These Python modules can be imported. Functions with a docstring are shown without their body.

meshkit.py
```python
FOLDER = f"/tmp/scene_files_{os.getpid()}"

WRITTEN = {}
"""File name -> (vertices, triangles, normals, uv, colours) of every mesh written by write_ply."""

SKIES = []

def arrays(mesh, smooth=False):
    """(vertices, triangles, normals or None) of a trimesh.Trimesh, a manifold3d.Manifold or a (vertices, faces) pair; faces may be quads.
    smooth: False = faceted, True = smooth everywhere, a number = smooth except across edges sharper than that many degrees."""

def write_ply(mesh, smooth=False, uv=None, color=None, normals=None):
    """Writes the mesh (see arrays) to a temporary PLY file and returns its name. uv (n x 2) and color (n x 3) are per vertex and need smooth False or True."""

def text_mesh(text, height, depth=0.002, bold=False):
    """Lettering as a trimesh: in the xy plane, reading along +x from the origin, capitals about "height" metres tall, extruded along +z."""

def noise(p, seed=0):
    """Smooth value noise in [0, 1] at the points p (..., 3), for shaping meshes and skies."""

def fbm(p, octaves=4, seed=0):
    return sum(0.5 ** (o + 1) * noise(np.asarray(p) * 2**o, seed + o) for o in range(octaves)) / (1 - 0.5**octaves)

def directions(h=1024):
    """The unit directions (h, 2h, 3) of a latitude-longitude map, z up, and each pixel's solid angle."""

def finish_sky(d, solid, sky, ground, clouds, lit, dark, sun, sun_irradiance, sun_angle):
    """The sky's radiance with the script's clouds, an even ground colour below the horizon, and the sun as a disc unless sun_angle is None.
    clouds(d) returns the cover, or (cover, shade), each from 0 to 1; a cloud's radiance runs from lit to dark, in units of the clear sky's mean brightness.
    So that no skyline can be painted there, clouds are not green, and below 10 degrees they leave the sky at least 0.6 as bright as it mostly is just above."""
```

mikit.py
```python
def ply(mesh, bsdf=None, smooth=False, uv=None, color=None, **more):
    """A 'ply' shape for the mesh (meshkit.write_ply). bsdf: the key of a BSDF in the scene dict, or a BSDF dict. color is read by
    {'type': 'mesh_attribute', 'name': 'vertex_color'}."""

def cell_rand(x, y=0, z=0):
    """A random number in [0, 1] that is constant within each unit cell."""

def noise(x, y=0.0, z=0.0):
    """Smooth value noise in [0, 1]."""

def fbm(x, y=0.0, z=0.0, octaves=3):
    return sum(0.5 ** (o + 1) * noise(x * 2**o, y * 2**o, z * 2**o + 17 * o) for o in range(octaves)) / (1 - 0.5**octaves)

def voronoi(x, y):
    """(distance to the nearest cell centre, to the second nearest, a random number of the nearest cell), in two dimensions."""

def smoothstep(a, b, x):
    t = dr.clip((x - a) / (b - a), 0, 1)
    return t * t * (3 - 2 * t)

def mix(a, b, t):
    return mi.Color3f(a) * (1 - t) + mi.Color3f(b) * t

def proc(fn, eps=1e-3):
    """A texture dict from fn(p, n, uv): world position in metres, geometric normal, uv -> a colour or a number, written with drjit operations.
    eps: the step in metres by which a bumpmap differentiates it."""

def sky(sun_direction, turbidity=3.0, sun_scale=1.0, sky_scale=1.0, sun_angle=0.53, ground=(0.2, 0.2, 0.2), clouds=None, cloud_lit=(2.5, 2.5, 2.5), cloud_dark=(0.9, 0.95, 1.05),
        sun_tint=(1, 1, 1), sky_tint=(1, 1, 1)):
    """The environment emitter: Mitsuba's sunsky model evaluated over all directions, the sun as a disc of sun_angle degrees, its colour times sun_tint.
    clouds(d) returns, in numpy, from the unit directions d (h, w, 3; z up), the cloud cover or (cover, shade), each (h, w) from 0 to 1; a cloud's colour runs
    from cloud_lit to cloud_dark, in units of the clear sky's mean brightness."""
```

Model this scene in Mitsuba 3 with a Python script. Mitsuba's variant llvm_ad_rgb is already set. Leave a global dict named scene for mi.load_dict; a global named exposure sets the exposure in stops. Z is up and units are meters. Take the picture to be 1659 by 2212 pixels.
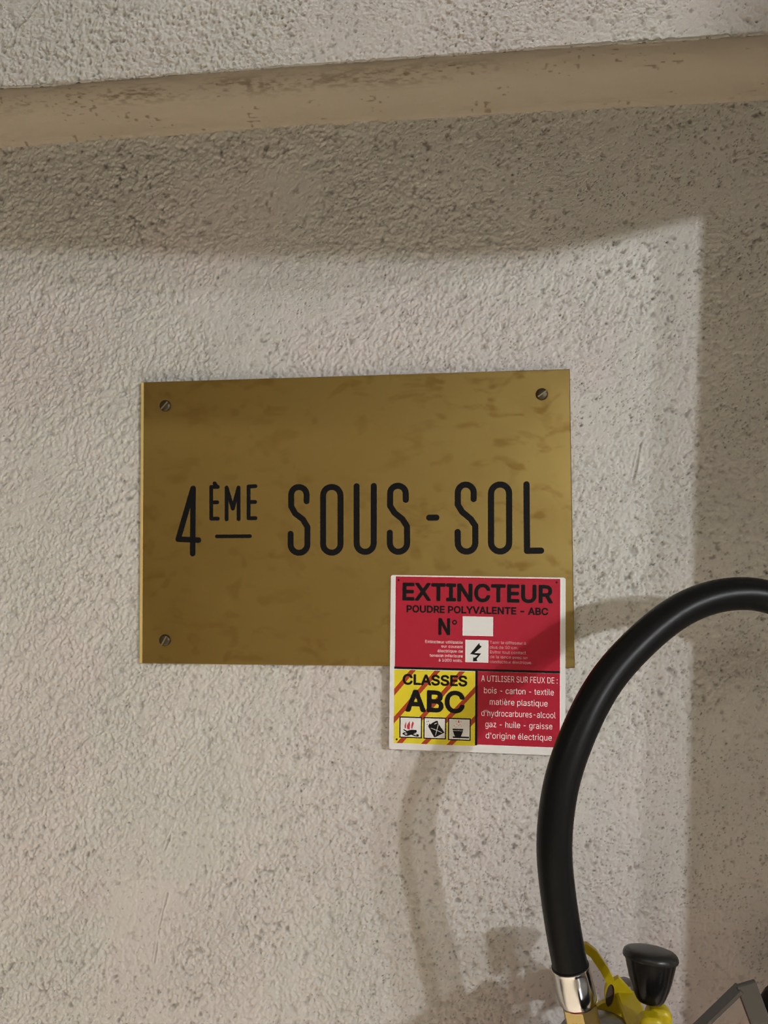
import math, random
import numpy as np, trimesh, mitsuba as mi, mikit, meshkit
import drjit as dr
from shapely.geometry import LineString, Polygon, Point, box as sbox
from shapely import affinity
from shapely.ops import unary_union
from scipy.spatial import cKDTree
from scipy.ndimage import gaussian_filter, gaussian_filter1d
T = mi.ScalarTransform4f
rng = np.random.default_rng(7)
scene, labels = {}, {}

# ---------------------------------------------------------------- camera (metres; wall face is y = 0, brass plate centre x = z = 0)
EYE = [0.0783, -0.5285, -0.0159]
FWD, UP = [-0.102701, 0.993916, 0.039712], [0.011039, -0.038774, 0.999187]
scene['camera'] = {'type': 'perspective', 'fov': 2 * math.degrees(math.atan(829.5 / 1650)), 'fov_axis': 'x', 'near_clip': 0.01,
                   'to_world': T().look_at(origin=EYE, target=[a + b for a, b in zip(EYE, FWD)], up=UP)}
exposure = 0.0

# ---------------------------------------------------------------- light (the lamps themselves are built further down)
SIDE_LAMP = dict(at=(0.84, -1.08, 0.18), radius=0.016, rgb=(2080.0, 2140.0, 2180.0))      # bulkhead lamps on the right: the main light on the sign
SIDE_LAMP_2 = dict(at=(1.00, -1.08, 0.228), radius=0.016, rgb=(1030.0, 1060.0, 1080.0))
CEILING_LAMP = dict(at=(0.40, -0.80, 1.17), aim=(-0.02, -0.03, 0.42), intensity=(2.7, 2.65, 2.54))   # spotlight that reaches the overhanging wall only: the duct shades the rest
LEFT_LAMP = dict(at=(-0.85, -1.60, 0.78), radius=0.03, rgb=(130.0, 122.0, 110.0))           # weak light from the left
ROOM_LAMP = dict(at=(-0.2, -2.0, 1.235), size=(1.2, 0.5), rgb=(3.0, 2.6, 2.1))              # warm ceiling panel behind the camera
DOWNLIGHT = dict(at=(-0.10, -1.35, 1.22), intensity=(30.0, 26.3, 21.8))                    # warm downlight on the floor in front of the wall: its glow comes up from the floor


# ---------------------------------------------------------------- helpers
def tag(key, label=None, category=None, kind=None, group=None):
    labels[key] = {k: v for k, v in dict(label=label, category=category, kind=kind, group=group).items() if v}


def numbered(key):
    if key not in scene:
        return key
    n = 1
    while f'{key}_{n:03d}' in scene:
        n += 1
    return f'{key}_{n:03d}'


def add(key, mesh, bsdf, smooth=False, **kw):
    key = numbered(key)
    scene[key] = mikit.ply(mesh, bsdf, smooth, **kw)
    return key


def box(x0, x1, y0, y1, z0, z1):
    m = trimesh.creation.box(extents=(x1 - x0, y1 - y0, z1 - z0))
    m.apply_translation(((x0 + x1) / 2, (y0 + y1) / 2, (z0 + z1) / 2))
    return m


def bevel_box(x0, x1, y0, y1, z0, z1, b):
    pts = []
    for sx, sy, sz in np.ndindex(2, 2, 2):
        p = np.array([(x0, x1)[sx], (y0, y1)[sy], (z0, z1)[sz]])
        inw = np.array([1 - 2 * sx, 1 - 2 * sy, 1 - 2 * sz]) * b
        for k in range(3):
            q = p + inw
            q[k] = p[k]
            pts.append(q)
    return trimesh.convex.convex_hull(np.array(pts))


def frame(axis):
    a = np.asarray(axis, float) / np.linalg.norm(axis)
    u = np.cross(a, [0, 1, 0] if abs(a[1]) < .9 else [1, 0, 0])
    u /= np.linalg.norm(u)
    return u, np.cross(a, u), a


def lathe(profile, base, axis=(0, 0, 1), n=64):
    """Surface of revolution: profile is (radius, height) along axis from base, closed by its ends."""
    u, v, a = frame(axis)
    p = np.asarray(profile, float)
    t = np.arange(n) * 2 * math.pi / n
    rings = np.array(base) + p[:, None, 1, None] * a + p[:, None, 0, None] * (np.cos(t)[None, :, None] * u + np.sin(t)[None, :, None] * v)
    V = rings.reshape(-1, 3)
    F = []
    for i in range(len(p) - 1):
        for j in range(n):
            k = (j + 1) % n
            F += [(i * n + j, i * n + k, (i + 1) * n + k), (i * n + j, (i + 1) * n + k, (i + 1) * n + j)]
    c0, c1 = len(V), len(V) + 1
    V = np.vstack([V, np.array(base) + p[0, 1] * a, np.array(base) + p[-1, 1] * a])
    for j in range(n):
        k = (j + 1) % n
        F += [(c0, k, j), (c1, (len(p) - 1) * n + j, (len(p) - 1) * n + k)]
    m = trimesh.Trimesh(V, F, process=False)
    m.fix_normals()
    return m


def catmull(points, n=12):
    p = np.asarray(points, float)
    p = np.vstack([2 * p[0] - p[1], p, 2 * p[-1] - p[-2]])
    out = []
    for i in range(1, len(p) - 2):
        t = np.linspace(0, 1, n, endpoint=False)[:, None]
        a, b, c, d = p[i - 1:i + 3]
        out.append(.5 * (2 * b + (c - a) * t + (2 * a - 5 * b + 4 * c - d) * t**2 + (3 * b - a - 3 * c + d) * t**3))
    return np.vstack(out + [p[-2:-1]])


def tube(path, radius, n=40):
    p = np.asarray(path, float)
    t = np.gradient(p, axis=0)
    t /= np.linalg.norm(t, axis=1, keepdims=True)
    u = np.cross(t[0], [0, 1, 0])
    us = []
    for k in range(len(p)):
        u = u - t[k] * (u @ t[k])
        u /= np.linalg.norm(u)
        us.append(u)
    us = np.array(us)
    vs = np.cross(t, us)
    a = np.arange(n) * 2 * math.pi / n
    r = np.broadcast_to(radius, (len(p),))[:, None, None]
    V = (p[:, None] + r * (np.cos(a)[None, :, None] * us[:, None] + np.sin(a)[None, :, None] * vs[:, None])).reshape(-1, 3)
    F = []
    for i in range(len(p) - 1):
        for j in range(n):
            k = (j + 1) % n
            F += [(i * n + j, i * n + k, (i + 1) * n + k), (i * n + j, (i + 1) * n + k, (i + 1) * n + j)]
    c0, c1 = len(V), len(V) + 1
    V = np.vstack([V, p[0], p[-1]])
    for j in range(n):
        k = (j + 1) % n
        F += [(c0, k, j), (c1, (len(p) - 1) * n + j, (len(p) - 1) * n + k)]
    m = trimesh.Trimesh(V, F, process=False)
    m.fix_normals()
    return m


def extrude(shape, depth):
    gs = [g for g in getattr(shape, 'geoms', [shape]) if g.area > 0]
    return trimesh.util.concatenate([trimesh.creation.extrude_polygon(g, depth, engine='earcut') for g in gs])


def on_wall(mesh, y_back):
    """A mesh drawn in its own (x, up) plane and extruded along +z, stood up so that it comes out of the wall (towards -y) from y_back."""
    m = mesh.copy()
    v = m.vertices
    m.vertices = np.column_stack([v[:, 0], y_back - v[:, 2], v[:, 1]])
    m.fix_normals()
    return m


# ---------------------------------------------------------------- materials
def rgb(*c):
    return {'type': 'rgb', 'value': list(c)}


def principled(c, rough=.5, metal=0., **kw):
    return {'type': 'twosided', 'bsdf': {'type': 'principled', 'base_color': rgb(*c) if isinstance(c, tuple) else c, 'roughness': rough, 'metallic': metal, **kw}}


VC = {'type': 'mesh_attribute', 'name': 'vertex_color'}


def grit(p, n, uv):
    """Fine sandy relief of the plaster, sharper where it was never trowelled smooth."""
    m = .55 + .45 * mikit.smoothstep(.38, .60, mikit.fbm(p.x * 17 + 3.7, p.z * 17, 1.0, octaves=2))
    g = .60 * mikit.noise(p.x * 680, p.y * 680, p.z * 680) + .40 * mikit.noise(p.x * 1300, p.y * 1300, p.z * 1300)
    return m * g


scene['plaster'] = {'type': 'twosided', 'bsdf': {'type': 'bumpmap', 'scale': 0.0012, 'bump': mikit.proc(grit, eps=2e-4), 'nested': {'type': 'diffuse', 'reflectance': VC}}}
scene['soffit_paint'] = {'type': 'twosided', 'bsdf': {'type': 'principled', 'base_color': VC, 'roughness': .55, 'specular': .3}}
scene['room_paint'] = principled((.60, .565, .505), .8)
scene['dark_paint'] = principled((.26, .245, .22), .8)
scene['ceiling_paint'] = principled((.26, .25, .23), .8)
scene['floor_paint'] = principled((.74, .69, .61), .7)


def brass_colour(p, n, uv):
    """Polished brass with a little brown tarnish: small smears, most of them towards the right end and the edges."""
    wx, wz = p.x + .010 * mikit.noise(p.x * 60, p.z * 60, 9.0), p.z + .008 * mikit.noise(p.x * 60, p.z * 60, 5.0)
    where = .35 + .65 * mikit.smoothstep(.02, .13, p.x) + .25 * mikit.smoothstep(.06, .10, dr.abs(p.z))
    smear = mikit.smoothstep(.54, .86, mikit.fbm(wx * 75, wz * 150, 2.0, octaves=3)) * where
    spots = mikit.smoothstep(.62, .86, mikit.fbm(wx * 95, wz * 95, 6.0, octaves=2)) * mikit.smoothstep(.45, .6, mikit.noise(p.x * 25, p.z * 25, 3.0))
    cloud = mikit.fbm(p.x * 14, p.z * 9, 7.0, octaves=3)
    c = mikit.mix((.305, .205, .062), (.350, .262, .094), dr.clip(.5 * cloud + .25 + p.x * 2.2, 0, 1))
    t = dr.clip(.45 * smear + .20 * spots, 0, .6)
    return c * (1 - t * mi.Color3f(.55, .75, 1.0))


def brush(p, n, uv):
    return mikit.fbm(p.x * 900, p.z * 14, p.y * 900, octaves=2)


def brass_rough(p, n, uv):
    return .30 + .14 * mikit.fbm(p.x * 40, p.z * 40, 4.0, octaves=3)


scene['brass'] = {'type': 'twosided', 'bsdf': {'type': 'bumpmap', 'scale': 0.000012, 'bump': mikit.proc(brush, eps=2e-4),
                  'nested': {'type': 'principled', 'base_color': mikit.proc(brass_colour), 'roughness': mikit.proc(brass_rough), 'metallic': 1.0}}}
scene['brass_edge'] = principled((1.0, .78, .30), .12, 1.0)
scene['letter_enamel'] = principled((.005, .005, .0055), .5, specular=.12)
scene['screw_bronze'] = principled((.075, .06, .038), .45, .8)
scene['screw_slot'] = principled((.22, .18, .10), .5, .5)
scene['duct_grey'] = principled((.30, .285, .26), .6)
scene['sign_white'] = principled((.74, .74, .74), .35)
scene['sign_red'] = principled((.405, .018, .040), .35, specular=.2)
scene['sign_yellow'] = principled((.74, .63, .035), .35, specular=.2)
scene['sign_orange'] = principled((.40, .055, .02), .35, specular=.2)
scene['sign_black'] = principled((.006, .0055, .006), .4, specular=.15)
scene['sign_print'] = principled((.82, .80, .80), .4)
scene['sign_print_faint'] = principled((.62, .36, .38), .4)
scene['sign_flame'] = principled((.48, .05, .07), .4, specular=.2)
scene['hose_rubber'] = principled((.0055, .006, .0065), .34, specular=.14)
scene['knob_plastic'] = principled((.0055, .005, .0055), .2, specular=.25)
scene['knob_cap_plastic'] = principled((.010, .0098, .010), .34, specular=.38)
scene['chrome'] = principled((.64, .64, .64), .10, 1.0)
scene['nut_brass'] = principled((.50, .40, .17), .26, 1.0)
scene['valve_metal'] = principled((.16, .155, .145), .28, .85)
scene['handle_metal'] = principled((.09, .087, .083), .34, .6)
scene['pin_metal'] = principled((.06, .04, .03), .5)
scene['clip_plastic'] = principled((.42, .325, .006), .34, specular=.3)
scene['cylinder_red'] = principled((.40, .02, .02), .25)
scene['lamp_body'] = principled((.6, .6, .6), .5)
LETTERS =  [["4",3.96,[[[-111.9,23.2],[-122.6,-12.6],[-107.8,-13.4]],[[-111.8,23.2],[-112.0,-22.9]]]],["E",2.73,[[[-93.8,24.1],[-98.6,24.1],[-98.5,1.7],[-93.8,1.6]],[[-98.6,13.1],[-94.2,13.2]],[[-96.2,26.6],[-95.0,25.0]]]],["M",2.73,[[[-87.4,1.1],[-87.4,23.5],[-82.9,8.6],[-78.8,23.4],[-78.7,1.2]]]],["E",2.73,[[[-66.6,24.2],[-71.5,24.1],[-71.5,1.7],[-66.6,1.7]],[[-71.5,13.1],[-66.9,13.1]]]],["_",2.54,[[[-94.5,-10.9],[-70.5,-10.9]]]],["S",4.15,[[[-30.1,13.2],[-30.0,17.7],[-30.3,19.2],[-30.9,20.6],[-31.9,21.8],[-33.2,22.6],[-34.7,23.1],[-36.3,23.1],[-37.8,22.7],[-39.1,21.9],[-40.1,20.7],[-40.8,19.3],[-41.0,17.8],[-41.0,9.7],[-38.2,4.7],[-32.7,0.5],[-29.5,-4.9],[-29.6,-16.9],[-29.8,-18.6],[-30.5,-20.1],[-31.7,-21.4],[-33.1,-22.3],[-34.7,-22.7],[-36.4,-22.7],[-38.1,-22.2],[-39.5,-21.3],[-40.6,-20.0],[-41.3,-18.5],[-41.5,-16.9],[-41.5,-9.5]]]],["O",4.15,[[[-6.1,16.7],[-6.4,18.5],[-7.1,20.0],[-8.2,21.4],[-9.7,22.3],[-11.4,22.8],[-13.1,22.8],[-14.8,22.4],[-16.3,21.5],[-17.4,20.2],[-18.1,18.6],[-18.4,16.9],[-18.5,-16.7],[-18.3,-18.4],[-17.6,-20.0],[-16.4,-21.3],[-15.0,-22.2],[-13.3,-22.7],[-11.6,-22.8],[-9.9,-22.3],[-8.4,-21.4],[-7.3,-20.1],[-6.5,-18.5],[-6.3,-16.8],[-6.1,16.7]]]],["U",4.15,[[[5.2,23.1],[5.0,-16.3],[5.2,-18.0],[5.9,-19.6],[7.0,-20.9],[8.4,-21.8],[10.0,-22.3],[11.7,-22.3],[13.4,-21.9],[14.8,-20.9],[15.9,-19.7],[16.6,-18.1],[16.9,-16.4],[17.2,23.1]]]],["S",4.15,[[[39.3,13.3],[39.3,17.6],[39.1,19.1],[38.5,20.5],[37.5,21.7],[36.2,22.5],[34.7,23.0],[33.2,23.0],[31.7,22.6],[30.4,21.8],[29.3,20.6],[28.7,19.2],[28.5,17.7],[28.4,9.3],[31.4,4.4],[36.9,0.0],[40.0,-5.1],[40.0,-16.5],[39.7,-18.2],[39.0,-19.7],[37.9,-21.0],[36.4,-21.9],[34.8,-22.4],[33.1,-22.4],[31.5,-21.9],[30.1,-21.0],[29.0,-19.7],[28.3,-18.1],[28.0,-16.4],[28.1,-9.3]]]],["-",4.15,[[[55.3,0.8],[60.2,0.8]]]],["S",4.15,[[[85.7,13.2],[85.8,17.6],[85.6,19.2],[84.9,20.6],[84.0,21.7],[82.7,22.6],[81.2,23.1],[79.7,23.1],[78.2,22.7],[76.9,21.8],[75.9,20.7],[75.3,19.3],[75.0,17.8],[74.9,9.4],[77.9,4.4],[83.5,-0.3],[86.6,-5.0],[86.5,-16.7],[86.2,-18.3],[85.5,-19.9],[84.4,-21.2],[82.9,-22.1],[81.3,-22.5],[79.6,-22.5],[78.0,-22.0],[76.6,-21.1],[75.5,-19.8],[74.8,-18.3],[74.6,-16.6],[74.6,-9.2]]]],["O",4.15,[[[109.7,16.6],[109.5,18.4],[108.8,20.0],[107.7,21.3],[106.2,22.3],[104.6,22.8],[102.8,22.8],[101.2,22.3],[99.7,21.4],[98.5,20.1],[97.8,18.5],[97.5,16.8],[97.1,-16.5],[97.3,-18.2],[98.0,-19.8],[99.2,-21.1],[100.6,-22.1],[102.3,-22.6],[104.0,-22.6],[105.6,-22.1],[107.1,-21.2],[108.3,-19.9],[109.0,-18.3],[109.3,-16.6],[109.7,16.6]]]],["L",4.15,[[[121.4,22.7],[121.1,-22.3],[130.4,-22.2]]]]]
# ---------------------------------------------------------------- the setting
def axis_grid(lo, hi, fine_lo, fine_hi, step, coarse):
    a = np.arange(fine_lo, fine_hi + step / 2, step)
    left, right, s = [], [], step
    x = fine_lo
    while x > lo:
        s = min(s * 1.35, coarse)
        x -= s
        left.append(max(x, lo))
    x, s = a[-1], step
    while x < hi:
        s = min(s * 1.35, coarse)
        x += s
        right.append(min(x, hi))
    return np.concatenate([left[::-1], a, right])


def grid_faces(nx, nz):
    i, j = np.meshgrid(np.arange(nz - 1), np.arange(nx - 1), indexing='ij')
    q = np.stack([i * nx + j, i * nx + j + 1, (i + 1) * nx + j + 1, (i + 1) * nx + j], -1).reshape(-1, 4)
    return np.vstack([q[:, [0, 1, 2]], q[:, [0, 2, 3]]])


def sstep(a, b, x):
    t = np.clip((x - a) / (b - a), 0, 1)
    return t * t * (3 - 2 * t)


def bend(x):
    return .0009 * np.sin(x * 9 + 1.9) + .0011 * (meshkit.fbm(np.stack([x * 7, x * 0 + 3, x * 0], -1), 2, 5) - .5)


def speckle(shape, sigma, seed):
    """Grainy noise about .5 whose grains are a few grid steps across."""
    a = gaussian_filter(np.random.default_rng(seed).standard_normal(shape), sigma)
    return .5 + .19 * a / a.std()


def plaster(x, z, seed):
    """Relief (metres, out of the wall) and colour of rough, once trowelled and painted plaster."""
    def f(sx, sz, o, s):
        return meshkit.fbm(np.stack([x * sx, z * sz, np.full_like(x, s + .37)], -1), o, seed + s)
    wide = f(5, 5, 2, 1) - .5
    mid = f(24, 24, 3, 2) - .5
    rough = sstep(.36, .62, f(13, 13, 3, 3) + .10 * sstep(.10, -.25, x))
    wx, wz = x + .004 * (f(90, 90, 2, 4) - .5), z + .004 * (f(90, 90, 2, 5) - .5)
    worm = 1 - np.abs(2 * meshkit.noise(np.stack([wx * 330, wz * 370, np.full_like(x, 1.3)], -1), seed + 6) - 1)
    grain, fine = speckle(x.shape, 1.7, seed + 7), speckle(x.shape, .85, seed + 8)
    lumps = .10 * (worm - .5) + 1.0 * (grain - .5) + .70 * (fine - .5)
    # beyond the finely meshed part the grain is left to the bump map
    inner = sstep(-.302, -.292, x) * sstep(.327, .317, x) * sstep(-.387, -.377, z) * sstep(.432, .422, z)
    lumps, grain, fine = lumps * inner, .5 + (grain - .5) * inner, .5 + (fine - .5) * inner
    # the trowel pressed the tops flat where it went over twice
    flat = np.minimum(lumps, .06 + .22 * rough)
    h = .0016 * wide + .0018 * mid + (.00045 + .00120 * rough) * flat + (.00030 + .00035 * rough) * (fine - .5)
    return h, rough, worm, grain, fine, mid


def pits(x, z, spots, radius, depth):
    """Little blow-holes: for every vertex the depth of the pit it lies in, and how far inside it is."""
    tree = cKDTree(spots)
    d, k = tree.query(np.column_stack([x.ravel(), z.ravel()]), distance_upper_bound=.004)
    ok = np.isfinite(d)
    t = np.zeros(len(d))
    t[ok] = np.clip(1.15 - d[ok] / radius[k[ok]], 0, 1)
    dep = np.zeros(len(d))
    dep[ok] = depth[k[ok]]
    s = t * t * (3 - 2 * t)
    return (s * dep).reshape(x.shape), s.reshape(x.shape)


def wall_mesh(xs, zs, seed, n_pits, scratches=(), keep_flat=None, dirt_boost=0.):
    X, Z = np.meshgrid(xs, zs)
    h, rough, worm, grain, fine, mid = plaster(X, Z, seed)
    r = np.random.default_rng(seed)
    fx0, fx1, fz0, fz1 = -.32, .36, zs.min(), zs.max()
    fz0, fz1 = max(fz0, -.42), min(fz1, .47)
    spots = np.column_stack([r.uniform(fx0, fx1, n_pits), r.uniform(fz0, fz1, n_pits)])
    # more of them to the right, in loose clusters
    dens = .12 + .88 * sstep(-.12, .14, spots[:, 0])
    clus = meshkit.fbm(np.column_stack([spots * 22, np.full(n_pits, .5)]), 2, seed + 40)
    spots = spots[r.uniform(0, 1, n_pits) < dens * sstep(.25, .6, clus)]
    rad = np.clip(r.lognormal(math.log(.00042), .30, len(spots)), .00033, .0012)
    dep = rad * r.uniform(.9, 1.7, len(spots))
    pit, inside = pits(X, Z, spots, rad, dep)
    h = h - pit - .0010
    gouge = np.zeros_like(X)
    for pts, w, d in scratches:
        line = np.asarray(pts)
        dmin = np.full(X.shape, 9.)
        for a, b in zip(line[:-1], line[1:]):
            t = np.clip(((X - a[0]) * (b[0] - a[0]) + (Z - a[1]) * (b[1] - a[1])) / ((b - a) @ (b - a)), 0, 1)
            dmin = np.minimum(dmin, np.hypot(X - a[0] - t * (b[0] - a[0]), Z - a[1] - t * (b[1] - a[1])))
        dmin += .0012 * (meshkit.noise(np.stack([X * 160, Z * 160, X * 0], -1), 91) - .5)
        g = np.clip(1 - dmin / w, 0, 1)
        h -= d * g - .5 * d * np.exp(-((dmin - 1.6 * w) / (.8 * w))**2)
        gouge = np.maximum(gouge, g)
    if keep_flat is not None:
        h = np.where(keep_flat(X, Z), np.minimum(h, -.0002), h)
    # paint: warm off-white with pinkish and greenish clouds; grime sits in the hollows
    c1 = meshkit.fbm(np.stack([X * 9, Z * 9, X * 0 + 2], -1), 3, seed + 21)[..., None]
    c2 = meshkit.fbm(np.stack([X * 30, Z * 30, X * 0 + 5], -1), 3, seed + 22)[..., None]
    lowright = (sstep(-.05, .12, X) * sstep(-.02, -.25, Z))[..., None]
    base = np.array([.600, .597, .565])
    col = base * (1 + .10 * (c2 - .5)) * np.where(True, 1, 1)
    pink = np.clip(sstep(.52, .66, c1) * .7 + .8 * sstep(.5, .62, c2) * .5 + .5 * lowright, 0, 1)
    col = col * (1 - pink) + pink * np.array([.610, .578, .560]) * (1 + .06 * (c2 - .5))
    clus2 = meshkit.fbm(np.stack([X * 18, Z * 18, X * 0 + 8], -1), 3, seed + 23)
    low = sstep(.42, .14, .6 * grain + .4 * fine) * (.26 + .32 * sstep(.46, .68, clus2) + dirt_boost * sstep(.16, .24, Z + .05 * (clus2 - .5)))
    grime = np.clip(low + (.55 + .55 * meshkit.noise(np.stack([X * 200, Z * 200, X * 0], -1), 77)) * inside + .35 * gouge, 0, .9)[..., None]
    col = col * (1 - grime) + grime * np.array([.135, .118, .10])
    V = np.column_stack([X.ravel(), -h.ravel(), Z.ravel()])
    return V, grid_faces(len(xs), len(zs)), np.clip(col, .02, .9).reshape(-1, 3)


W_L, W_R, FLOOR, CEIL, FRONT = -1.5, 1.25, -1.62, 1.26, -2.7
EDGE, OUT, DROP = .3080, .0300, .0230    # lower edge of the wall that stands out, how far it does, and the height of the rounded ledge under it
xs = axis_grid(W_L, W_R, -.300, .325, .00066, .05)
zs = axis_grid(FLOOR, .296, -.385, .294, .00066, .05)
flat = lambda X, Z: ((np.abs(X) < .153) & (np.abs(Z) < .103)) | ((X > .02) & (X < .15) & (Z < -.03) & (Z > -.162))
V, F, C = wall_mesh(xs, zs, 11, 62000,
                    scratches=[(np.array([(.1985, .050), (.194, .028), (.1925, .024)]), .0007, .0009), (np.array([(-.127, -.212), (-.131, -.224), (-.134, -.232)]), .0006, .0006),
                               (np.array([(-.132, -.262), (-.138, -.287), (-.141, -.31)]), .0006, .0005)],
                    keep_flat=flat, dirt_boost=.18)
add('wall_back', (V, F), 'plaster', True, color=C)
tag('wall_back', 'rough off-white painted plaster wall with pits and grime behind the brass sign', kind='structure')

# the wall above stands out: rough face first, then the smooth underside
zo = axis_grid(EDGE, CEIL, EDGE, .430, .00066, .05)
V, F, C = wall_mesh(xs, zo, 31, 5000, scratches=[(np.array([(-.243, .334), (-.236, .340), (-.232, .352), (-.226, .356), (-.216, .372)]), .0009, .0011)])
nx = len(xs)
rel = V[:, 2] - EDGE
V[:, 1] = V[:, 1] - OUT
lip = np.clip(1 - rel / .0009, 0, 1)
V[:, 1] += .0007 * lip**2
V[:, 2] += bend(V[:, 0]) * np.clip(1 - rel / .05, 0, 1) + .0009 * (meshkit.noise(np.stack([V[:, 0] * 160, V[:, 0] * 0, V[:, 0] * 0], -1), 66) - .5) * np.clip(1 - rel / .006, 0, 1)
lipz, lipy = V[:nx, 2].copy(), gaussian_filter1d(V[:nx, 1], 16)
add('wall_back__overhang', (V, F), 'plaster', True, color=C)
tag('wall_back__overhang', 'rough plaster face of the wall standing out above the ledge')

tt = np.broadcast_to(np.linspace(0, 1, 90)[:, None], (90, nx))
t = tt[:, 0]
X = np.broadcast_to(xs, tt.shape)
th = tt * math.pi / 2
Y = lipy * np.cos(th) + .0015 * np.clip((tt - .9) / .1, 0, 1)
Zs = lipz * (1 - np.minimum(tt * 9, 1)) + (EDGE + bend(xs)) * np.minimum(tt * 9, 1) - DROP * np.sin(th)
Zs = Zs - .0028 * np.clip((tt - .90) / .10, 0, 1)**2.2
fb = lambda a, b, s, o=3: meshkit.fbm(np.stack([X * a, tt * .065 * b, X * 0 + s], -1), o, s)
wob = (.0014 * (fb(25, 40, 3) - .5) + .0005 * (fb(120, 200, 4) - .5)) * np.clip(tt * 20, 0, 1)
Zs = Zs - wob * np.sin(th)
Y = Y - wob * np.cos(th)
stain = sstep(.47, .72, fb(230, 520, 6) * .55 + .45 * fb(28, 60, 7)) * np.exp(-((tt - .26) / .15)**2) * sstep(.70, .40, fb(6, 1, 9) + .8 * sstep(.02, .30, X))
specks = sstep(.78, .90, meshkit.noise(np.stack([X * 330, tt * 25, X * 0], -1), 15)) * sstep(.66, .76, meshkit.noise(np.stack([X * 45, tt * 5, X * 0], -1), 16))
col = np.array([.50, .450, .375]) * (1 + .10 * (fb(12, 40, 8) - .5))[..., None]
g = np.clip(.75 * stain + .6 * specks, 0, .85)[..., None]
col = col * (1 - g) + g * np.array([.16, .115, .06])
add('wall_back__soffit', (np.column_stack([X.ravel(), Y.ravel(), Zs.ravel()]), grid_faces(nx, len(t))), 'soffit_paint', True, color=np.clip(col, .02, .9).reshape(-1, 3))
tag('wall_back__soffit', 'smooth beige painted underside of the overhang with brown stains')

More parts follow.
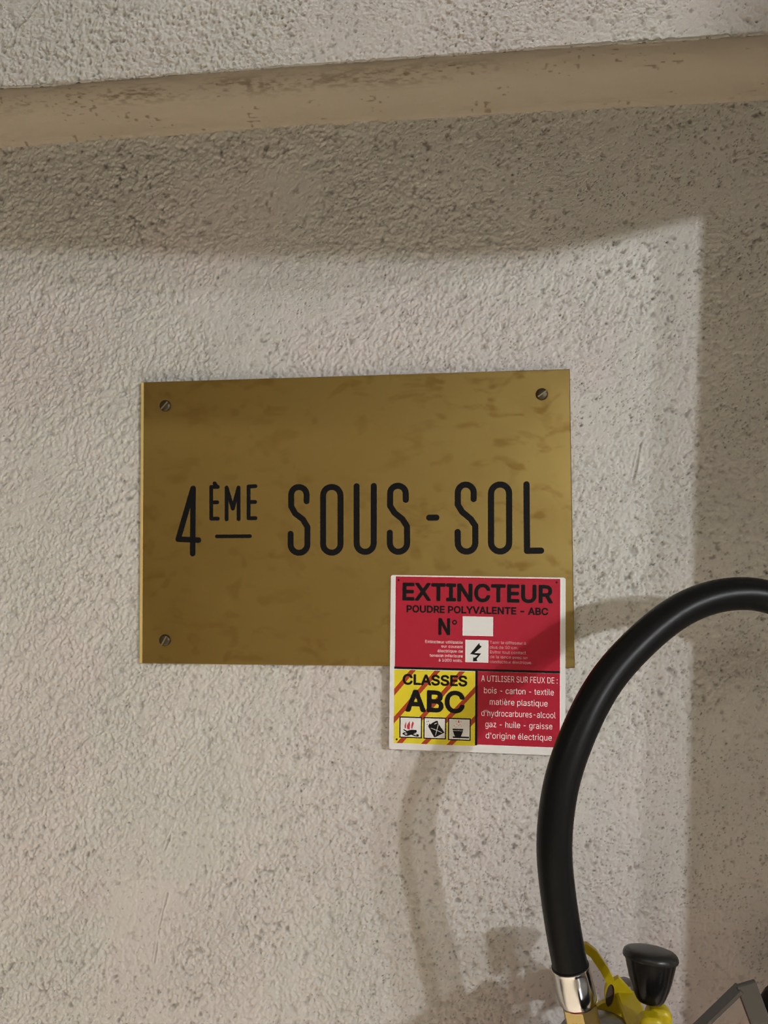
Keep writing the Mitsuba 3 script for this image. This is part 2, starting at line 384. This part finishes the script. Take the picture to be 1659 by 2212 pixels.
for key, m, b, lab in (('floor', box(W_L, W_R, FRONT, .02, FLOOR - .1, FLOOR), 'floor_paint', 'grey painted concrete floor'),
                       ('ceiling', box(W_L, W_R, FRONT, .02, CEIL, CEIL + .1), 'ceiling_paint', 'dark grey ceiling'),
                       ('wall_left', box(W_L - .1, W_L, FRONT, .02, FLOOR, CEIL), 'dark_paint', 'plain dark grey left wall'),
                       ('wall_right', box(W_R, W_R + .1, FRONT, .02, FLOOR, CEIL), 'room_paint', 'plain beige right wall'),
                       ('wall_front', box(W_L, W_R, FRONT - .1, FRONT, FLOOR, CEIL), 'room_paint', 'plain beige wall opposite the sign')):
    add(key, m, b)
    tag(key, lab, kind='structure')
# a lagged duct runs along the wall above the view, sags a little and turns down on the right: it cuts off the lamps
duct = Polygon([(-1.4, 0.5785), (-1.4, .226), (-.3, .215), (.046, .199), (.20, .187), (.303, .1815), (.345, .187), (.393, .197), (.52, .21), (.52, 0.5785)])
add('ventilation_duct', on_wall(extrude(duct, .06), -.27), 'duct_grey')
drop = bevel_box(0, .19, -.17, -.130, -1.30, 0.5785, .003)
drop.vertices[:, 0] += .331 + .045 * (drop.vertices[:, 2] - .12)
add('ventilation_duct__drop', drop, 'duct_grey')
tag('ventilation_duct', 'grey lagged duct running along the wall above the picture', 'duct')

# ---------------------------------------------------------------- brass sign
plate = [(-.1516, -.0006), (.1515, -.0006), (.1515, -.0040), (.1509, -.0046), (-.1486, -.0046), (-.1516, -.0022)]
add('brass_sign', trimesh.convex.convex_hull(np.array([(x, y, s * (.1007 if y > -.0042 else .1001)) for x, y in plate for s in (-1, 1)])), 'brass')
tag('brass_sign', 'polished brass plate engraved 4ème SOUS-SOL in black, screwed to the rough wall', 'sign')
add('brass_sign__bevel', trimesh.convex.convex_hull(np.array([(x, y, s * h) for x, y, h in ((-.15166, -.0014, .1006), (-.15166, -.0022, .1006), (-.1486, -.00465, .1000), (-.1486, -.0030, .1000)) for s in (-1, 1)])), 'brass_edge')
tag('brass_sign__bevel', 'bright bevelled left edge of the plate')
for name, width, strokes in LETTERS:
    shape = unary_union([LineString(np.array(s) / 1000).buffer(width / 2000, quad_segs=10) for s in strokes])
    add('brass_sign__letter' if name not in '_-' else {'_': 'brass_sign__underline', '-': 'brass_sign__hyphen'}[name], on_wall(extrude(shape, .00020), -.00455), 'letter_enamel')
tag('brass_sign__letter', 'black enamel-filled letter')
for (x, z), ang in (((-.1324, .0827), 48), ((.1326, .0839), 35), ((-.1319, -.0839), 60)):
    prof = [(.0034, 0), (.0041, .0004), (.0040, .0010), (.0034, .0017), (.0022, .0021), (.0001, .0023)]
    k = add('brass_sign__screw', lathe(prof, (x, -.0045, z), (0, -1, 0), 40), 'screw_bronze', 35)
    sl = trimesh.creation.box(extents=(.0070, .0006, .0009))
    sl.apply_transform(trimesh.transformations.rotation_matrix(math.radians(-ang), (0, 1, 0)))
    sl.apply_translation((x, -.00675, z))
    scene[k + '__slot'] = mikit.ply(sl, 'screw_slot')
tag('brass_sign__screw', 'dark slotted screw')

# ---------------------------------------------------------------- extinguisher notice (drawn in millimetres, u right and v down from its top left corner)
SIGN_AT, SIGN_ROT, SIGN_Y = np.array([.0289, -.0382]), math.radians(-1.05), -.0047


def notice(key, shape_or_mesh, bsdf, y_off, thick=.00010):
    m = shape_or_mesh if isinstance(shape_or_mesh, trimesh.Trimesh) else extrude(shape_or_mesh, thick * 1000)
    v = m.vertices.copy()
    u, w, d = v[:, 0] / 1000, v[:, 1] / 1000, v[:, 2] / 1000
    c, s = math.cos(SIGN_ROT), math.sin(SIGN_ROT)
    m = trimesh.Trimesh(np.column_stack([SIGN_AT[0] + u * c + w * s, SIGN_Y - y_off - d, SIGN_AT[1] + u * s - w * c]), m.faces, process=False)
    m.fix_normals()
    return add(key, m, bsdf)


def words(key, text, u, v, width, cap, bsdf, y_off=.00320):
    m = meshkit.text_mesh(text, 1.0, .1)
    lo, hi = m.bounds
    vv = m.vertices
    vv = np.column_stack([u + (vv[:, 0] - lo[0]) / (hi[0] - lo[0]) * width, v - vv[:, 1] * cap, vv[:, 2]])
    return notice(key, trimesh.Trimesh(vv, m.faces, process=False), bsdf, y_off)


def words_bold(key, text, u, v, width, cap, bsdf, y_off=.00320):
    m = meshkit.text_mesh(text, 1.0, .1, bold=True)
    lo, hi = m.bounds
    fat = .022 * cap
    copies = []
    for du, dv in ((-fat, 0), (fat, 0), (0, -fat), (0, fat)):
        vv = m.vertices
        vv = np.column_stack([u + fat + du + (vv[:, 0] - lo[0]) / (hi[0] - lo[0]) * (width - 2 * fat), v + dv - vv[:, 1] * cap, vv[:, 2]])
        copies.append(trimesh.Trimesh(vv, m.faces, process=False))
    return notice(key, trimesh.util.concatenate(copies), bsdf, y_off)


board = sbox(1.5, 1.5, 115.7, 116.1).buffer(1.5)
L1, L2, L3 = .00300, .00310, .00320
notice('extinguisher_sign', board, 'sign_white', 0, .00300)
tag('extinguisher_sign', 'square red, yellow and white EXTINCTEUR notice overlapping the lower right corner of the brass plate', 'notice')
S = 'extinguisher_sign__'
notice(S + 'red_panel', sbox(3.4, .9, 113.6, 62.2), 'sign_red', L1)
notice(S + 'red_panel', sbox(59.2, 63.6, 113.5, 112.3), 'sign_red', L1)
yellow = sbox(3.1, 64.0, 57.9, 113.3)
notice(S + 'yellow_panel', yellow, 'sign_yellow', L1)
tag(S + 'red_panel', 'crimson printed panel')
tag(S + 'yellow_panel', 'yellow printed panel with orange-red stripes')
for a, b in (((3.2, 79.3), (15.7, 64.2)), ((3.4, 97.8), (32.3, 64.1)), ((7.5, 112.8), (49.3, 63.6)), ((24.7, 112.1), (57.9, 75.6)), ((41.7, 112.3), (58.0, 95.0))):
    a, b = np.array(a), np.array(b)
    notice(S + 'yellow_panel__stripe', LineString([a - (b - a), b + (b - a)]).buffer(1.45).intersection(yellow), 'sign_orange', L2)
notice(S + 'divider', sbox(3.0, 62.0, 113.6, 63.5), 'sign_black', L2)
notice(S + 'divider', sbox(57.8, 62.5, 59.3, 112.8), 'sign_black', L2)
words_bold(S + 'lettering', 'EXTINCTEUR', 8.1, 16.6, 100.6, 11.0, 'sign_black')
words_bold(S + 'lettering', 'POUDRE POLYVALENTE - ABC', 11.0, 24.9, 94.7, 4.4, 'sign_black')
words_bold(S + 'lettering', 'N', 32.7, 39.4, 7.9, 10.3, 'sign_black')
notice(S + 'lettering', Point(43.6, 31.2).buffer(1.65).difference(Point(43.6, 31.2).buffer(.85)), 'sign_black', L3)
words_bold(S + 'lettering', 'CLASSES', 8.9, 73.6, 43.5, 6.5, 'sign_black', y_off=L3 + .0001)
words_bold(S + 'lettering', 'ABC', 10.9, 91.2, 39.8, 13.3, 'sign_black', y_off=L3 + .0001)
for tx, u, v, w in (('Extincteur utilisable', 23.9, 45.5, 25.4), ('sur courant', 34.8, 48.4, 14.5), ('électrique de', 32.4, 51.5, 16.9), ('tension inférieure', 27.0, 54.7, 22.3), ('à 1000 volts.', 33.1, 57.7, 16.1)):
    words(S + 'lettering', tx, u, v, w, 1.95, 'sign_print')
for tx, u, v, w in (('Tenir le diffuseur à', 67.3, 45.0, 23.9), ('plus de 50 cm.', 67.3, 48.2, 18.6), ('Eviter tout contact', 67.4, 51.4, 23.8), ('de la lance avec un', 67.4, 54.6, 24.8), ('conducteur électrique.', 67.4, 57.8, 27.8)):
    words(S + 'lettering', tx, u, v, w, 1.95, 'sign_print_faint')
for tx, u, v, w in (('A UTILISER SUR FEUX DE :', 61.7, 70.2, 50.3), ('bois - carton - textile', 63.6, 78.0, 46.0), ('matière plastique', 67.4, 85.5, 38.2), ("d'hydrocarbures-alcool", 61.9, 93.1, 48.9), ('gaz - huile - graisse', 64.5, 100.4, 44.2), ("d'origine électrique", 64.9, 107.9, 43.5)):
    words(S + 'lettering', tx, u, v, w, 4.0, 'sign_print')
tag(S + 'lettering', 'printed lettering')
notice(S + 'number_box', sbox(49.0, 27.0, 69.4, 40.0), 'sign_white', L2)
tag(S + 'number_box', 'blank white number field')
notice(S + 'pictogram', sbox(50.9, 42.7, 66.4, 57.7), 'sign_white', L2)
tag(S + 'pictogram', 'white square with a black lightning arrow')
notice(S + 'pictogram__bolt', Polygon([(60.2, 44.6), (60.5, 46.2), (61.9, 47.0), (57.1, 51.5), (61.5, 51.6), (58.5, 55.4), (59.2, 56.9), (56.0, 57.0), (56.4, 54.2), (57.3, 54.7), (59.4, 52.9), (54.1, 52.2)]), 'sign_black', L3)
for k, (u0, v0, u1, v1) in enumerate(((7.0, 95.4, 22.2, 109.6), (23.3, 95.3, 38.4, 109.7), (39.8, 95.2, 54.9, 110.0))):
    P = notice(S + 'pictogram', sbox(u0, v0, u1, v1), 'sign_black', L2 + .0001)
    notice(P + '__field', sbox(u0 + .7, v0 + .7, u1 - .7, v1 - .7), 'sign_white', L3 + .0001)
    q = L3 + .0002
    mm = lambda pts: [(u0 - .7 + a * 15.2 / 415, v0 - .7 + b * 15.2 / 415) for a, b in pts]
    if k == 0:     # burning logs
        tag(P, 'pictogram of burning logs')
        o = lambda pts: Polygon([(u0 + (a - 115) / 27.0, v0 + (b - 150) / 29.0) for a, b in pts])
        logs = unary_union([o([(180, 400), (200, 395), (250, 425), (320, 405), (340, 400), (420, 400), (435, 430), (420, 455), (370, 470), (470, 490), (465, 530), (400, 525), (330, 495), (270, 520), (225, 520), (165, 485), (195, 455), (250, 460), (215, 430)]).buffer(0)])
        logs = logs.difference(o([(205, 475), (255, 475), (262, 490), (225, 500)]).buffer(0)).difference(o([(365, 485), (420, 485), (435, 505), (390, 500)]).buffer(0))
        notice(P + '__logs', logs, 'sign_black', q)
        for fl in ([(215, 380), (205, 330), (235, 250), (240, 300), (235, 370)], [(255, 385), (250, 320), (300, 235), (310, 300), (300, 400)], [(330, 370), (330, 310), (352, 235), (378, 270), (365, 320), (345, 380)]):
            notice(P + '__flame', o(fl), 'sign_flame', q)
    elif k == 1:   # jerrycan
        tag(P, 'pictogram of a black jerrycan')
        o = lambda pts: Polygon([(u0 + (a - 565) / 27.3, v0 + (b - 155) / 29.2) for a, b in pts])
        can = o([(670, 280), (695, 290), (720, 265), (805, 215), (830, 230), (830, 265), (950, 440), (780, 540), (755, 530), (650, 330)])
        can = can.difference(o([(755, 285), (790, 258), (812, 255), (815, 265), (770, 290)]))
        for ln in ([(705, 365), (900, 440)], [(835, 290), (785, 500)]):
            a, b = [(u0 + (x - 565) / 27.3, v0 + (y - 155) / 29.2) for x, y in ln]
            can = can.difference(LineString([a, b]).buffer(.20))
        notice(P + '__can', can, 'sign_black', q)
        for (x, y) in ((625, 240), (655, 235), (632, 295)):
            notice(P + '__drop', Point(u0 + (x - 565) / 27.3, v0 + (y - 155) / 29.2).buffer(.28), 'sign_black', q)
    else:          # pan on fire
        tag(P, 'pictogram of a flaming pan')
        o = lambda pts: Polygon([(u0 + (a - 1030) / 27.5, v0 + (b - 175) / 28.9) for a, b in pts])
        notice(P + '__pan', unary_union([o([(1115, 380), (1308, 380), (1308, 410), (1115, 410)]), o([(1118, 420), (1305, 420), (1280, 490), (1262, 525), (1415, 525), (1415, 555), (1118, 555), (1118, 525), (1160, 525), (1140, 490)])]), 'sign_black', q)
        notice(P + '__flame', o([(1230, 205), (1240, 260), (1220, 268), (1208, 245)]), 'sign_flame', q)
        for (x, y) in ((1178, 240), (1268, 240), (1190, 290), (1250, 290), (1225, 318), (1145, 325), (1272, 332), (1175, 345)):
            notice(P + '__spark', Point(u0 + (x - 1030) / 27.5, v0 + (y - 175) / 28.9).buffer(.26), 'sign_flame', q)
for u, v in ((5.3, 3.4), (111.2, 3.2), (5.2, 110.9)):
    notice(S + 'pinhole', Point(u, v).buffer(.62), 'sign_black', L3)

# ---------------------------------------------------------------- fire extinguisher (millimetres / 1000)
E = 'fire_extinguisher__'
mmv = lambda *a: np.array(a, float) / 1000
body_axis = mmv(156, -92, 0)
add(E + 'cylinder', lathe([(p[0] / 1000, p[1] / 1000) for p in [(60, 0), (76, 6), (78, 20), (78, 380), (74, 405), (62, 428), (44, 444), (26, 452), (20, 470)]], (body_axis[0], body_axis[1], -.772), n=72), 'cylinder_red', 40)
tag('fire_extinguisher', 'powder fire extinguisher on the wall with black hose, black strike knob and yellow safety clip', 'fire extinguisher')
tag(E + 'cylinder', 'red pressure cylinder')
add(E + 'valve_head', lathe([(p[0] / 1000, p[1] / 1000) for p in [(18, -32), (21, -30), (25, -24), (26, -14), (25, -8), (22, -3), (17, 1.5), (11, 4.4), (5, 5.8), (.1, 6.0)]], (.1500, -.090, -.2835), n=64), 'valve_metal', 40)
tag(E + 'valve_head', 'grey metal valve head')
add(E + 'boss', lathe([(p[0] / 1000, p[1] / 1000) for p in [(6, -16), (6.4, 0), (6.2, 3), (5.2, 5.2), (3.4, 6.4), (.1, 6.8)]], (.1710, -.052, -.2830), n=40), 'valve_metal', 40)
hose = catmull(mmv(*[(134.2, -105, -250), (132.6, -105, -242.5), (128.7, -106, -221.7), (125.2, -107, -193.4), (124.6, -108, -178.9), (125.5, -108, -164.8), (127.8, -107, -151.2), (131.7, -105, -136.8), (141.8, -100, -114.4), (154.8, -93, -93.7),
                     (171.3, -87, -76.9), (192.2, -80, -60), (212.1, -76, -49.7), (233.3, -72, -46.0), (253, -70, -48.0), (282, -68, -62), (308, -68, -90), (323, -69, -128), (326, -70, -170), (319, -58, -214), (302, -42, -252), (287, -33, -276)]), 14)
hose = np.vstack([hose[:1], gaussian_filter1d(hose, 7, axis=0, mode='nearest')[12:-4], hose[-1:]])
add(E + 'hose', tube(hose, .0094), 'hose_rubber', True)
tag(E + 'hose', 'thick black rubber hose arching up and out of the frame')
a0, a1 = mmv(132.4, -105, -241.5), mmv(136.6, -105, -261.5)
ax = a1 - a0
ln = np.linalg.norm(ax)
fer = lathe([(.0090, .0004), (.0097, 0), (.0102, .0005), (.0102, .0014), (.0099, .0022), (.0101, .006), (.0102, ln - .006), (.0099, ln - .002), (.0088, ln - .0003), (.0068, ln)], a0, ax, 120)
rel = fer.vertices - a0
s_ = rel @ (ax / ln)
rad = rel - s_[:, None] * (ax / ln)
fu, fv, _ = frame(ax)
phi = np.arctan2(rad @ fv, rad @ fu)
crimp = 1 + .014 * np.cos(8 * phi) * np.clip(np.minimum(s_ - .003, ln - .003 - s_) / .002, 0, 1)
fer.vertices = a0 + s_[:, None] * (ax / ln) + rad * crimp[:, None]
add(E + 'ferrule', fer, 'chrome', 40)
tag(E + 'ferrule', 'polished chrome hose ferrule')
add(E + 'hose__collar', lathe([(.0090, -.0008), (.0099, -.0004), (.0100, .0003), (.0095, .0006)], a0, ax, 48), 'hose_rubber', 40)
nut = trimesh.creation.cylinder(radius=.0098, height=.018, sections=6)
nut.apply_transform(trimesh.geometry.align_vectors([0, 0, 1], ax / ln) @ trimesh.transformations.rotation_matrix(math.radians(26), (0, 0, 1)))
nut.apply_translation(a1 + ax / ln * .0085)
add(E + 'hex_nut', nut, 'nut_brass')
tag(E + 'hex_nut', 'brass hexagon nut')
# strike knob
kb, kax = mmv(173.6, -104, -259.6), (.085, .24, 1)
add(E + 'knob', lathe([(p[0] * .00092, p[1] * .00096) for p in [(4.5, 0), (6.4, .5), (7.6, 1.8), (8.8, 4), (10.3, 7.5), (11.7, 11.5), (12.9, 16), (14.0, 20.5), (14.4, 22.3)]], kb, kax, 72), 'knob_plastic', 40)
add(E + 'knob__cap', lathe([(p[0] * .00092, p[1] * .00096) for p in [(14.2, 21.6), (15.1, 21.8), (15.5, 22.6), (15.4, 23.8), (14.8, 25.2), (13.4, 26.3), (11.0, 27.0), (6, 27.5), (.1, 27.6)]], kb, kax, 72), 'knob_cap_plastic', 50)
tag(E + 'knob', 'black mushroom-shaped strike knob')
# yellow safety clip: pull strap with a ring, and two sleeves round the knob's stem
def px_strip(pts, w):
    return LineString([(x / 1000, z / 1000) for x, z in pts]).buffer(w / 2000, quad_segs=8)


strap = px_strip([(147.4, -254.4), (151.6, -257.6), (157.3, -265.9), (160.9, -272.7), (164.2, -279.0), (166.5, -285.4)], 4.9)
plate = Polygon([(.1622, -.2732), (.1656, -.2712), (.1724, -.2787), (.1770, -.2832), (.1785, -.2911), (.1679, -.2915), (.1613, -.2925), (.1545, -.2920), (.1525, -.2885), (.1560, -.2862), (.1585, -.2850)]).buffer(.0008)
ring = affinity.scale(Point(.1610, -.2808).buffer(.0052, quad_segs=16), .66, 1.5)
hole = affinity.rotate(affinity.scale(Point(.1604, -.2807).buffer(.0036, quad_segs=16), .66, 1.85), -8)
clip = unary_union([strap, plate, ring]).difference(hole)
add(E + 'safety_clip', on_wall(extrude(clip, .0035), -.0585), 'clip_plastic')
tag(E + 'safety_clip', 'yellow plastic safety clip with pull strap')
add(E + 'safety_clip__pin', on_wall(extrude(hole.buffer(-.0001), .0020), -.0588), 'pin_metal')
add(E + 'safety_clip__tongue', bevel_box(.1640, .1765, -.112, -.0585, -.2840, -.2785, .0010), 'clip_plastic')


def pill(x0, x1, z0, z1, y0, y1, r):
    import manifold3d as m3
    balls = []
    for x in (x0 + r, x1 - r):
        for z in (z0 + r, z1 - r):
            for y in (y0 + r * .6, y1 - r * .6):
                balls.append(m3.Manifold.sphere(1, 24).scale((r, r * .6, r)).translate((x, y, z)))
    return m3.Manifold.batch_hull(balls)


add(E + 'safety_clip__sleeve', pill(.1652, .1778, -.283, -.2592, -.119, -.109, .0044), 'clip_plastic', 40)
add(E + 'safety_clip__sleeve', pill(.1715, .1842, -.283, -.2612, -.108, -.098, .0044), 'clip_plastic', 40)
# carrying handle: bent flat bar
import manifold3d as m3
def bar(p, q, width, depth):
    p, q = np.array(p), np.array(q)
    d = q - p
    m = bevel_box(-np.linalg.norm(d) / 2, np.linalg.norm(d) / 2, -depth / 2, depth / 2, -width / 2, width / 2, .0005)
    m.apply_transform(trimesh.transformations.rotation_matrix(-math.atan2(d[2], d[0]), (0, 1, 0)))
    m.apply_translation((p + q) / 2)
    return m


add(E + 'handle', bar(mmv(176, -97, -299), mmv(221.5, -97, -253), .0026, .0075), 'handle_metal')
add(E + 'handle', bar(mmv(223.8, -98.5, -249.5), mmv(241, -98.5, -299), .0105, .0030), 'handle_metal')
tag(E + 'handle', 'grey bent flat metal carrying handle')
add(E + 'carrying_grip', bevel_box(.147, .222, -.158, -.134, -.285, -.2665, .004), 'knob_plastic')
add(E + 'carrying_grip__arm', bevel_box(.150, .166, -.150, -.100, -.300, -.278, .002), 'valve_metal')
add(E + 'nozzle', lathe([(p[0] / 1000, p[1] / 1000) for p in [(6, 0), (9, 1), (10.5, 4), (12, 14), (11, 24), (10, 36), (9.8, 48)]], mmv(258.5, -31, -309), mmv(14, -1, 16), 48), 'hose_rubber', 40)
tag(E + 'nozzle', 'black rubber nozzle end')
add(E + 'wall_bracket', box(.126, .186, -.016, -.001, -.50, -.34), 'valve_metal')

# ---------------------------------------------------------------- lamps (outside the picture)
def panel_lamp(key, at, size, col, label):
    x, y, z = at
    w, d = size
    add(key, box(x - w / 2 - .008, x + w / 2 + .008, y - d / 2 - .008, y + d / 2 + .008, z + .002, CEIL), 'lamp_body')
    s = trimesh.Trimesh([(x - w / 2, y - d / 2, z), (x + w / 2, y - d / 2, z), (x + w / 2, y + d / 2, z), (x - w / 2, y + d / 2, z)], [(0, 2, 1), (0, 3, 2)], process=False)
    scene[key + '__diffuser'] = mikit.ply(s, 'lamp_body', emitter={'type': 'area', 'radiance': rgb(*col)})
    tag(key, label, 'lamp')


x, y, z = CEILING_LAMP['at']
ax = np.array(CEILING_LAMP['aim']) - np.array([x, y, z])
ax /= np.linalg.norm(ax)
add('ceiling_spotlight__head', lathe([(.020, -.07), (.026, -.066), (.030, -.02), (.031, -.004), (.028, -.004), (.024, -.012)], (x, y, z), ax, 40), 'lamp_body')
add('ceiling_spotlight__stem', box(x - .006, x + .006, y - .006, y + .006, z + .03, CEIL), 'lamp_body')
scene['spotlight_beam'] = {'type': 'spot', 'intensity': rgb(*CEILING_LAMP['intensity']), 'cutoff_angle': 17.0, 'beam_width': 12.5, 'to_world': T().look_at(origin=[x, y, z], target=CEILING_LAMP['aim'], up=[0, 0, 1])}
tag('ceiling_spotlight', 'small white spotlight on a stem under the ceiling above the picture', 'lamp')
panel_lamp('ceiling_panel', ROOM_LAMP['at'], ROOM_LAMP['size'], ROOM_LAMP['rgb'], 'large warm ceiling light panel in the room behind')
x, y, z = DOWNLIGHT['at']
add('ceiling_downlight__ring', lathe([(.045, .04), (.060, .04), (.060, .002), (.052, 0), (.045, .006)], (x, y, z), (0, 0, 1), 48), 'lamp_body')
scene['downlight_beam'] = {'type': 'spot', 'intensity': rgb(*DOWNLIGHT['intensity']), 'cutoff_angle': 30.0, 'beam_width': 20.0, 'to_world': T().look_at(origin=[x, y, z], target=[x, y, 0], up=[0, 1, 0])}
tag('ceiling_downlight', 'round recessed downlight in the ceiling behind the camera', 'lamp')
for key, L, wall_x, label in (('bulkhead_lamp', SIDE_LAMP, W_R, 'nearer round bulkhead lamp on an arm from the right wall'), ('bulkhead_lamp_001', SIDE_LAMP_2, W_R, 'farther round bulkhead lamp on an arm from the right wall'), ('arm_lamp', LEFT_LAMP, W_L, 'small round lamp on an arm from the left wall')):
    x, y, z = L['at']
    m = trimesh.creation.icosphere(3, L['radius'])
    m.apply_translation(L['at'])
    scene[key + '__globe'] = mikit.ply(m, 'lamp_body', True, emitter={'type': 'area', 'radiance': rgb(*L['rgb'])})
    s = 1 if wall_x > x else -1
    xa = x + s * L['radius'] * .6
    add(key + '__arm', box(min(xa, wall_x), max(xa, wall_x), y - .008, y + .008, z - .008, z + .008), 'lamp_body')
    tag(key, label, 'lamp')
